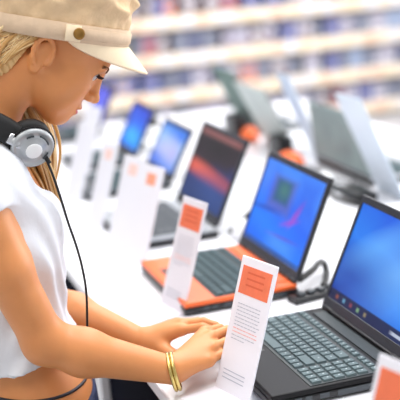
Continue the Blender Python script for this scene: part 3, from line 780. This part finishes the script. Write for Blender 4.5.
def on_body(a, z):
    r = np.linspace(0.03, 0.24, 421); P = np.stack([0.25+r*math.cos(a), 2.0+r*math.sin(a), np.full_like(r, z)], -1).astype(np.float32)
    W = np.full(len(r), 1.0, np.float32)
    for op in WF.ops: W = WF.combine(W, WF.d(op, P).astype(np.float32), op)
    return P[np.argmax(W > 0)]
ring = [on_body(2*PI*k/60, 0.912-0.004*math.cos(2*PI*k/60)) for k in range(60)]
add_tube(b, ring, 0.0032, 8, closed=True)
pobj('hip_cord', b, M['cord'], person, True, label='thin dark cord round the bare hips')

# hair : a shell over the skull plus strands
hairbm = bmesh.new(); tone = []
def strand(pts, r, t):
    n0 = len(hairbm.verts); add_tube(hairbm, pts, r, 5); hairbm.verts.ensure_lookup_table()
    tone.extend([t]*(len(hairbm.verts)-n0))
hr = random.Random(5)
def skull(az, el, g=0.006):
    """point on the skull; az from straight ahead (0) round to the back (pi), el upwards"""
    f, l, u = math.cos(el)*math.cos(az), math.cos(el)*math.sin(az), math.sin(el)
    return np.array([(0.097+g)*f, (0.074+g)*l, 0.05+(0.088+g)*u])
def side(f, u, g=0.0):
    l = 0.080*math.sqrt(max(0.02, 1-(f/0.112)**2-(max(0, u-0.03)/0.11)**2))
    if u < 0.0: l *= 1-2.6*(-u) if u > -0.1 else 0.74
    return l+g
for s in (-1, 1):
    for i in range(900):
        t0 = hr.random(); q0 = np.array([0.020-0.115*t0, 0.066-0.016*(1-t0)+0.02*hr.random()])
        q2 = np.array([-0.062-0.045*hr.random(), -0.095+0.13*(t0*0.75+0.25*hr.random())-0.01])
        q1 = np.array([-0.044-0.045*t0-0.012*hr.random(), 0.030+0.018*t0])
        g = hr.uniform(0.001, 0.007); P = []
        for k in range(9):
            t = k/8; q = q0*(1-t)**2+2*q1*t*(1-t)+q2*t*t
            P.append(H(q[0], s*side(q[0], q[1], g*(0.5+0.5*t)), q[1]))
        tn = hr.gauss(0.74, 0.2) if t0 > 0.18 else hr.gauss(0.42, 0.15)
        strand(spline(P, 3), [0.0008+0.0011*math.sin(PI*min(1, 0.15+k/26)) for k in range(25)], min(1, max(0, tn)))
# lock that falls forward over the far shoulder and down the chest, and the hair behind the neck
def lock(n, ctrl, spread, tones, rad):
    for i in range(n):
        o = np.array([hr.gauss(0, 1), hr.gauss(0, 1), hr.gauss(0, 1)]); P = []
        for (p, w) in ctrl:
            P.append(np.array(p)+o*np.array(spread)*w)
        pts = spline(P, 5); m = len(pts)
        strand(pts, [rad*(0.5+0.8*math.sin(PI*min(0.97, 0.08+0.9*k/(m-1)))) for k in range(m)], min(1, max(0, hr.gauss(*tones))))
nape = H(-0.085, 0.0, -0.03)
lock(120, [(H(-0.075, 0.03, -0.02), 1.0), (H(-0.04, 0.055, -0.06), 0.8), ((0.318, 2.062, 1.420), 0.8), ((0.338, 2.045, 1.365), 0.9), ((0.338, 2.035, 1.31), 1.0), ((0.328, 2.03, 1.25), 0.7)], (0.010, 0.016, 0.008), (0.62, 0.2), 0.0030)
lock(70, [(H(-0.075, 0.01, -0.02), 1.0), ((0.245, 2.05, 1.44), 0.9), ((0.285, 2.03, 1.37), 1.0), ((0.315, 2.0, 1.31), 1.0), ((0.33, 1.99, 1.245), 0.8)], (0.013, 0.022, 0.012), (0.28, 0.14), 0.0030)
lock(60, [(H(-0.085, -0.01, -0.01), 1.0), (H(-0.09, 0.0, -0.06), 1.0), ((0.20, 2.02, 1.42), 1.0), ((0.13, 2.04, 1.35), 1.0), ((0.10, 2.05, 1.22), 1.2), ((0.10, 2.05, 1.12), 0.8)], (0.012, 0.035, 0.012), (0.55, 0.2), 0.0034)
HS = Field()
HS.ell(H(-0.004, 0, 0.045), (0.104, 0.080, 0.092), 0.02, HR)
HS.cap(H(-0.045, -0.022, 0.0), H(-0.068, -0.016, -0.085), 0.052, 0.034, 0.03); HS.cap(H(-0.045, 0.022, 0.0), H(-0.068, 0.016, -0.085), 0.052, 0.034, 0.03)
def hair_post(Wv, P):
    q = (P-HO.astype(np.float32))@HR.astype(np.float32); f, l, u = q[..., 0], q[..., 1], q[..., 2]
    edge = f+0.046+0.30*np.minimum(u, 0)*-0.0-np.clip((u-0.012)*1.6, 0, 0.075)
    return np.maximum(Wv+0.0014*np.sin(500*(u+0.55*f))+0.001*np.sin(900*(u+0.4*f)), edge*0.9).astype(np.float32)
hv, hq = HS.mesh((0.16, 1.86, 1.36), (0.56, 2.12, 1.70), 0.0025, hair_post)
base = len(hairbm.verts)
hvv = [hairbm.verts.new(p) for p in hv]; tone.extend([0.60]*len(hvv))
for q in hq:
    try: hairbm.faces.new([hvv[i] for i in q])
    except ValueError: pass
me = bpy.data.meshes.new('hair'); hairbm.to_mesh(me); hairbm.free()
at = me.attributes.new('tone', 'FLOAT', 'POINT'); at.data.foreach_set('value', np.array(tone, np.float32))
me.materials.append(M['hair']); me.polygons.foreach_set('use_smooth', [True]*len(me.polygons))
ho = bpy.data.objects.new('hair', me); link(ho, person); ho.location = -PL; ho['label'] = 'long blond hair swept behind the ear'

# cap
CC = Vector((0.387, 1.99, 1.556)); CPh = math.radians(13.5)
CM = Matrix.Translation(CC-PL) @ Matrix.Rotation(CPh, 4, 'Y')
RA, RB = 0.122, 0.098
cap = bpy.data.objects.new('cap', None); 
capo = None
def crown_pt(a, v):
    # v 0 at the band top, 1 at the crown centre
    ca, sa = math.cos(a), math.sin(a)
    prof = [(0.0, 1.0, 0.012), (0.10, 1.00, 0.028), (0.25, 1.03, 0.052), (0.45, 1.01, 0.082), (0.62, 0.92, 0.104), (0.78, 0.68, 0.115), (0.90, 0.36, 0.121), (1.0, 0.0, 0.123)]
    for (v0, r0, z0), (v1, r1, z1) in zip(prof[:-1], prof[1:]):
        if v <= v1+1e-9:
            t = (v-v0)/(v1-v0); r = r0+(r1-r0)*t; z = z0+(z1-z0)*t; break
    env = math.sin(PI*min(1, v*1.15))
    w = 0.055*math.sin(7*a+9*v+2*math.sin(3*a))+0.05*math.sin(12*a-14*v+1.0)+0.035*math.sin(5*a+24*v)
    pleat = 0.018*math.sin(26*a)*max(0, 1-v*5)
    r *= 1+env*w*0.8+pleat
    z += env*0.004*math.sin(7*a+11*v)
    return (RA*r*ca, RB*r*sa, z-0.003*ca)
b = bmesh.new(); NA, NV = 128, 36; rings = []
for j in range(NV):
    v = j/NV; rings.append([b.verts.new(crown_pt(2*PI*i/NA, v)) for i in range(NA)])
top = b.verts.new((0, 0, 0.123))
for j in range(NV-1):
    for i in range(NA): b.faces.new((rings[j][i], rings[j][(i+1) % NA], rings[j+1][(i+1) % NA], rings[j+1][i]))
for i in range(NA): b.faces.new((rings[-1][i], rings[-1][(i+1) % NA], top))
capo = obj('cap', b, M['cap'], person, True, label='cream linen peaked cap'); capo.matrix_local = CM
def ringband(z0, z1, th, a0=0.0, a1=2*PI, n=96, wav=0.0, off=0.0):
    b = bmesh.new(); full = abs(a1-a0-2*PI) < 1e-6; R_ = []
    m = n if full else n+1
    for i in range(m):
        a = a0+(a1-a0)*i/n; ca, sa = math.cos(a), math.sin(a); w = wav*math.sin(9*a)
        q = []
        for (r, z) in ((off, z0), (off+th, z0+0.001), (off+th*1.15, (z0+z1)/2), (off+th, z1-0.001), (off, z1)):
            q.append(b.verts.new(((RA+r+w)*ca, (RB+r+w)*sa, z)))
        R_.append(q)
    for i in range(m if full else m-1):
        p, q = R_[i], R_[(i+1) % m]
        for k in range(4): b.faces.new((p[k], q[k], q[k+1], p[k+1]))
        b.faces.new((p[4], q[4], q[0], p[0]))
    if not full:
        b.faces.new(R_[0]); b.faces.new(R_[-1][::-1])
    return b
obj('hat_band', ringband(-0.016, 0.016, 0.004), M['capband'], capo, True)
obj('strap', ringband(-0.010, 0.010, 0.0022, -1.56, 1.56, off=0.0042), M['capband'], capo, True)
obj('strap_tab', ringband(-0.015, 0.014, 0.002, -1.68, -1.47, n=8, off=0.0062), M['brim'], capo, True)
aB = -1.50
nB = Vector((math.cos(aB)/RA, math.sin(aB)/RB, 0)).normalized()
pB = Vector(((RA+0.008)*math.cos(aB), (RB+0.008)*math.sin(aB), 0.0))
q = nB.to_track_quat('Z', 'Y').to_matrix().to_4x4()
b = bmesh.new(); add_lathe(b, [(0, 0), (0.0095, 0), (0.0105, 0.002), (0.0095, 0.0042), (0.006, 0.0046), (0.0045, 0.0036), (0, 0.004)], 28, Mx=Matrix.Translation(pB) @ q)
obj('button', b, M['brass'], capo, True, label='round brass button')
# brim
b = bmesh.new(); NA2, NR = 64, 12; G = []
for th in (0.0, 0.0035):
    g = []
    for j in range(NR+1):
        t = j/NR; row = []
        for i in range(NA2+1):
            a = -1.62+3.24*i/NA2; c = max(0.0, math.cos(a*0.965))
            ln = 0.067*c**0.55
            dr, dz = 0.70, -0.70
            px = (RA+0.002-th*0.5)*math.cos(a)+ln*t*dr*(0.55+0.45*c)*1.0
            py = (RB+0.002-th*0.5)*math.sin(a)*(1-0.05*t)
            pz = -0.012+ln*t*dz-0.004*math.sin(PI*t)*0-th*0.6
            row.append(b.verts.new((px, py, pz)))
        g.append(row)
    G.append(g)
for k, g in enumerate(G):
    for j in range(NR):
        for i in range(NA2):
            f = (g[j][i], g[j][i+1], g[j+1][i+1], g[j+1][i]); b.faces.new(f if k == 0 else f[::-1])
for i in range(NA2): b.faces.new((G[0][NR][i], G[0][NR][i+1], G[1][NR][i+1], G[1][NR][i]))
obj('brim', b, M['brim'], capo, True)

# headphones round the neck
hp = thing('headphones', 'silver and black headphones hanging round the woman\'s neck', 'headphones', (0.30, 1.90, 1.30))
HL = Vector((0.30, 1.90, 1.30))
def hobj(*a, **k):
    o = obj(*a, **k); o.location = -HL; return o
def ear_cup(c, nrm):
    Mx = Matrix.Translation(Vector(c)) @ Vector(nrm).normalized().to_track_quat('Z', 'Y').to_matrix().to_4x4() @ Matrix.Scale(1.10, 4)
    b = bmesh.new(); add_lathe(b, [(0, -0.012), (0.030, -0.012), (0.0345, -0.004), (0.0350, 0.004), (0.0330, 0.0085), (0.0305, 0.0085), (0.0295, 0.0065), (0.0190, 0.0090), (0.0180, 0.0110), (0, 0.0125)], 48, Mx=Mx)
    cup = hobj('ear_cup', b, M['silver'], hp, True, label='silver ear cup')
    b = bmesh.new(); add_lathe(b, [(0, 0.0120), (0.0125, 0.0118), (0.0135, 0.0135), (0.0120, 0.0150), (0, 0.0155)], 36, Mx=Mx)
    o = obj('cup_disc', b, M['whiteplastic'], cup, True)
    b = bmesh.new(); add_tube(b, [Mx @ Vector((0.0352*math.cos(a), 0.0352*math.sin(a), 0.0)) for a in np.linspace(0, 2*PI, 48, endpoint=False)], 0.0028, 8, closed=True)
    obj('rim', b, M['glossblack'], cup, True, label='black rim')
    b = bmesh.new()
    for a0, a1, r in ((0.2, 1.1, 0.025), (1.5, 2.0, 0.024), (-0.9, -0.4, 0.0255)):
        add_tube(b, [Mx @ Vector((r*math.cos(a), r*math.sin(a), 0.0088)) for a in np.linspace(a0, a1, 9)], 0.0016, 6)
    obj('cup_marking', b, M['darkgrey'], cup)
    b = bmesh.new(); add_tube(b, [Mx @ Vector((0.024*math.cos(a), 0.024*math.sin(a), -0.022)) for a in np.linspace(0, 2*PI, 36, endpoint=False)], 0.014, 10, closed=True)
    add_lathe(b, [(0, -0.012), (0.022, -0.012), (0.022, -0.018), (0, -0.018)], 24, Mx=Mx)
    hobj('ear_pad', b, M['rubber'], hp, True)
CUPR, CUPL = (0.294, 1.885, 1.369), (0.318, 2.080, 1.395)
ear_cup(CUPR, (0.05, -0.92, -0.40)); ear_cup(CUPL, (0.25, 0.9, -0.1))
band = spline([(0.268, 1.886, 1.390), (0.240, 1.884, 1.412), (0.205, 1.888, 1.432), (0.165, 1.910, 1.452), (0.140, 1.955, 1.466), (0.134, 2.0, 1.470), (0.142, 2.045, 1.468), (0.180, 2.085, 1.455), (0.235, 2.095, 1.430), (0.285, 2.09, 1.410)], 8)
b = bmesh.new(); add_tube(b, band, 0.009, 12, flat=2.5)
hobj('headband', b, M['rubber'], hp, True)
for c, d in (((0.267, 1.880, 1.383), -1), ((0.29, 2.095, 1.412), 1)):
    Mx = Matrix.Translation(Vector(c)) @ Matrix.Rotation(0.6, 4, 'Y')
    b = box(-0.016, 0.012, -0.008, 0.007, -0.010, 0.010, bev=0.003, Mx=Mx)
    hh = hobj('hinge', b, M['chrome'], hp, True)
    b = bmesh.new(); add_lathe(b, [(0, -0.009), (0.009, -0.009), (0.009, 0.009), (0.004, 0.011), (0, 0.011)], 20, Mx=Mx @ Matrix.Rotation(PI/2, 4, 'X'))
    obj('hinge_screw', b, M['silver'], hh, True)
cordp = [(0.317, 1.888, 1.343), (0.326, 1.886, 1.311), (0.336, 1.89, 1.267), (0.346, 1.90, 1.221), (0.356, 1.90, 1.177), (0.363, 1.90, 1.134), (0.366, 1.90, 1.085), (0.362, 1.90, 1.027), (0.358, 1.905, 0.97)]
b = bmesh.new(); add_tube(b, spline(cordp, 8), 0.0023, 8); hobj('cord', b, M['rubber'], hp, True, label='thin black headphone cord')
b = bmesh.new(); add_tube(b, [(0.314, 1.889, 1.352), (0.322, 1.886, 1.335)], 0.004, 10); hobj('cord_boot', b, M['rubber'], hp, True)

# bracelet
ba = np.array(WR_R)+(np.array(EL_R)-np.array(WR_R))*0.0; ax = Vector(np.array(WR_R)-np.array(EL_R)).normalized()
ax = (ax+Vector((0.15, -0.1, 0.55))).normalized()
Mx = Matrix.Translation(Vector((0.490, 1.795, 0.9435))) @ ax.to_track_quat('Z', 'Y').to_matrix().to_4x4()
b = bmesh.new()
for dz, r in ((-0.0035, 0.0330), (0.0035, 0.0333)):
    add_tube(b, [Mx @ Vector((r*math.cos(a), r*1.02*math.sin(a), dz)) for a in np.linspace(0, 2*PI, 48, endpoint=False)], 0.0036, 10, closed=True)
tag(obj('bracelet', b, M['gold'], None, True), 'gold bangle on the woman\'s right wrist', 'bracelet')

# ------------------------------------------------------------------ light
w = bpy.data.worlds.new('World'); sc.world = w; w.use_nodes = True
w.node_tree.nodes['Background'].inputs[0].default_value = (1.0, 0.99, 0.98, 1); w.node_tree.nodes['Background'].inputs[1].default_value = 0.55
def area(name, loc, rot, sx, sy, power, col=(1, 1, 1)):
    l = bpy.data.lights.new(name, 'AREA'); l.shape = 'RECTANGLE'; l.size, l.size_y = sx, sy; l.energy = power; l.color = col
    o = bpy.data.objects.new(name, l); link(o); o.location = loc; o.rotation_euler = rot; return o
area('ceiling_lamp', (1.5, 2.6, 3.5), (0, 0, 0), 2.4, 3.0, 120)
area('ceiling_lamp', (2.8, 6.6, 3.5), (0, 0, 0), 3.0, 2.0, 110)
area('ceiling_lamp', (-1.5, 1.0, 3.5), (0, 0, 0), 1.5, 2.0, 40, (1, 0.95, 0.88))
area('window_light', (6.0, 3.5, 2.0), (0, math.radians(82), 0), 2.5, 5.0, 160)

# ------------------------------------------------------------------ camera
f_, yaw, pitch, roll = 1105.28, 0.3042, 0.2484, -0.0738
fw = Vector((math.sin(yaw)*math.cos(pitch), math.cos(yaw)*math.cos(pitch), -math.sin(pitch)))
r0 = Vector((math.cos(yaw), -math.sin(yaw), 0)); u0 = r0.cross(fw)
r_ = r0*math.cos(roll)+u0*math.sin(roll); u_ = u0*math.cos(roll)-r0*math.sin(roll)
cd = bpy.data.cameras.new('camera'); co = bpy.data.objects.new('camera', cd); link(co)
co.matrix_world = Matrix(((r_.x, u_.x, -fw.x, 0), (r_.y, u_.y, -fw.y, 0), (r_.z, u_.z, -fw.z, 1.73), (0, 0, 0, 1)))
cd.sensor_width = 36; cd.lens = f_/400*36; cd.clip_start = 0.05
cd.dof.use_dof = True; cd.dof.focus_distance = 1.97; cd.dof.aperture_fstop = 2.8
sc.camera = co
sc.cycles.use_denoising = True
sc.view_settings.view_transform = 'Standard'; sc.view_settings.look = 'None'; sc.view_settings.gamma = 1.0
sc.view_settings.use_curve_mapping = False
sc.view_settings.exposure = 0.22
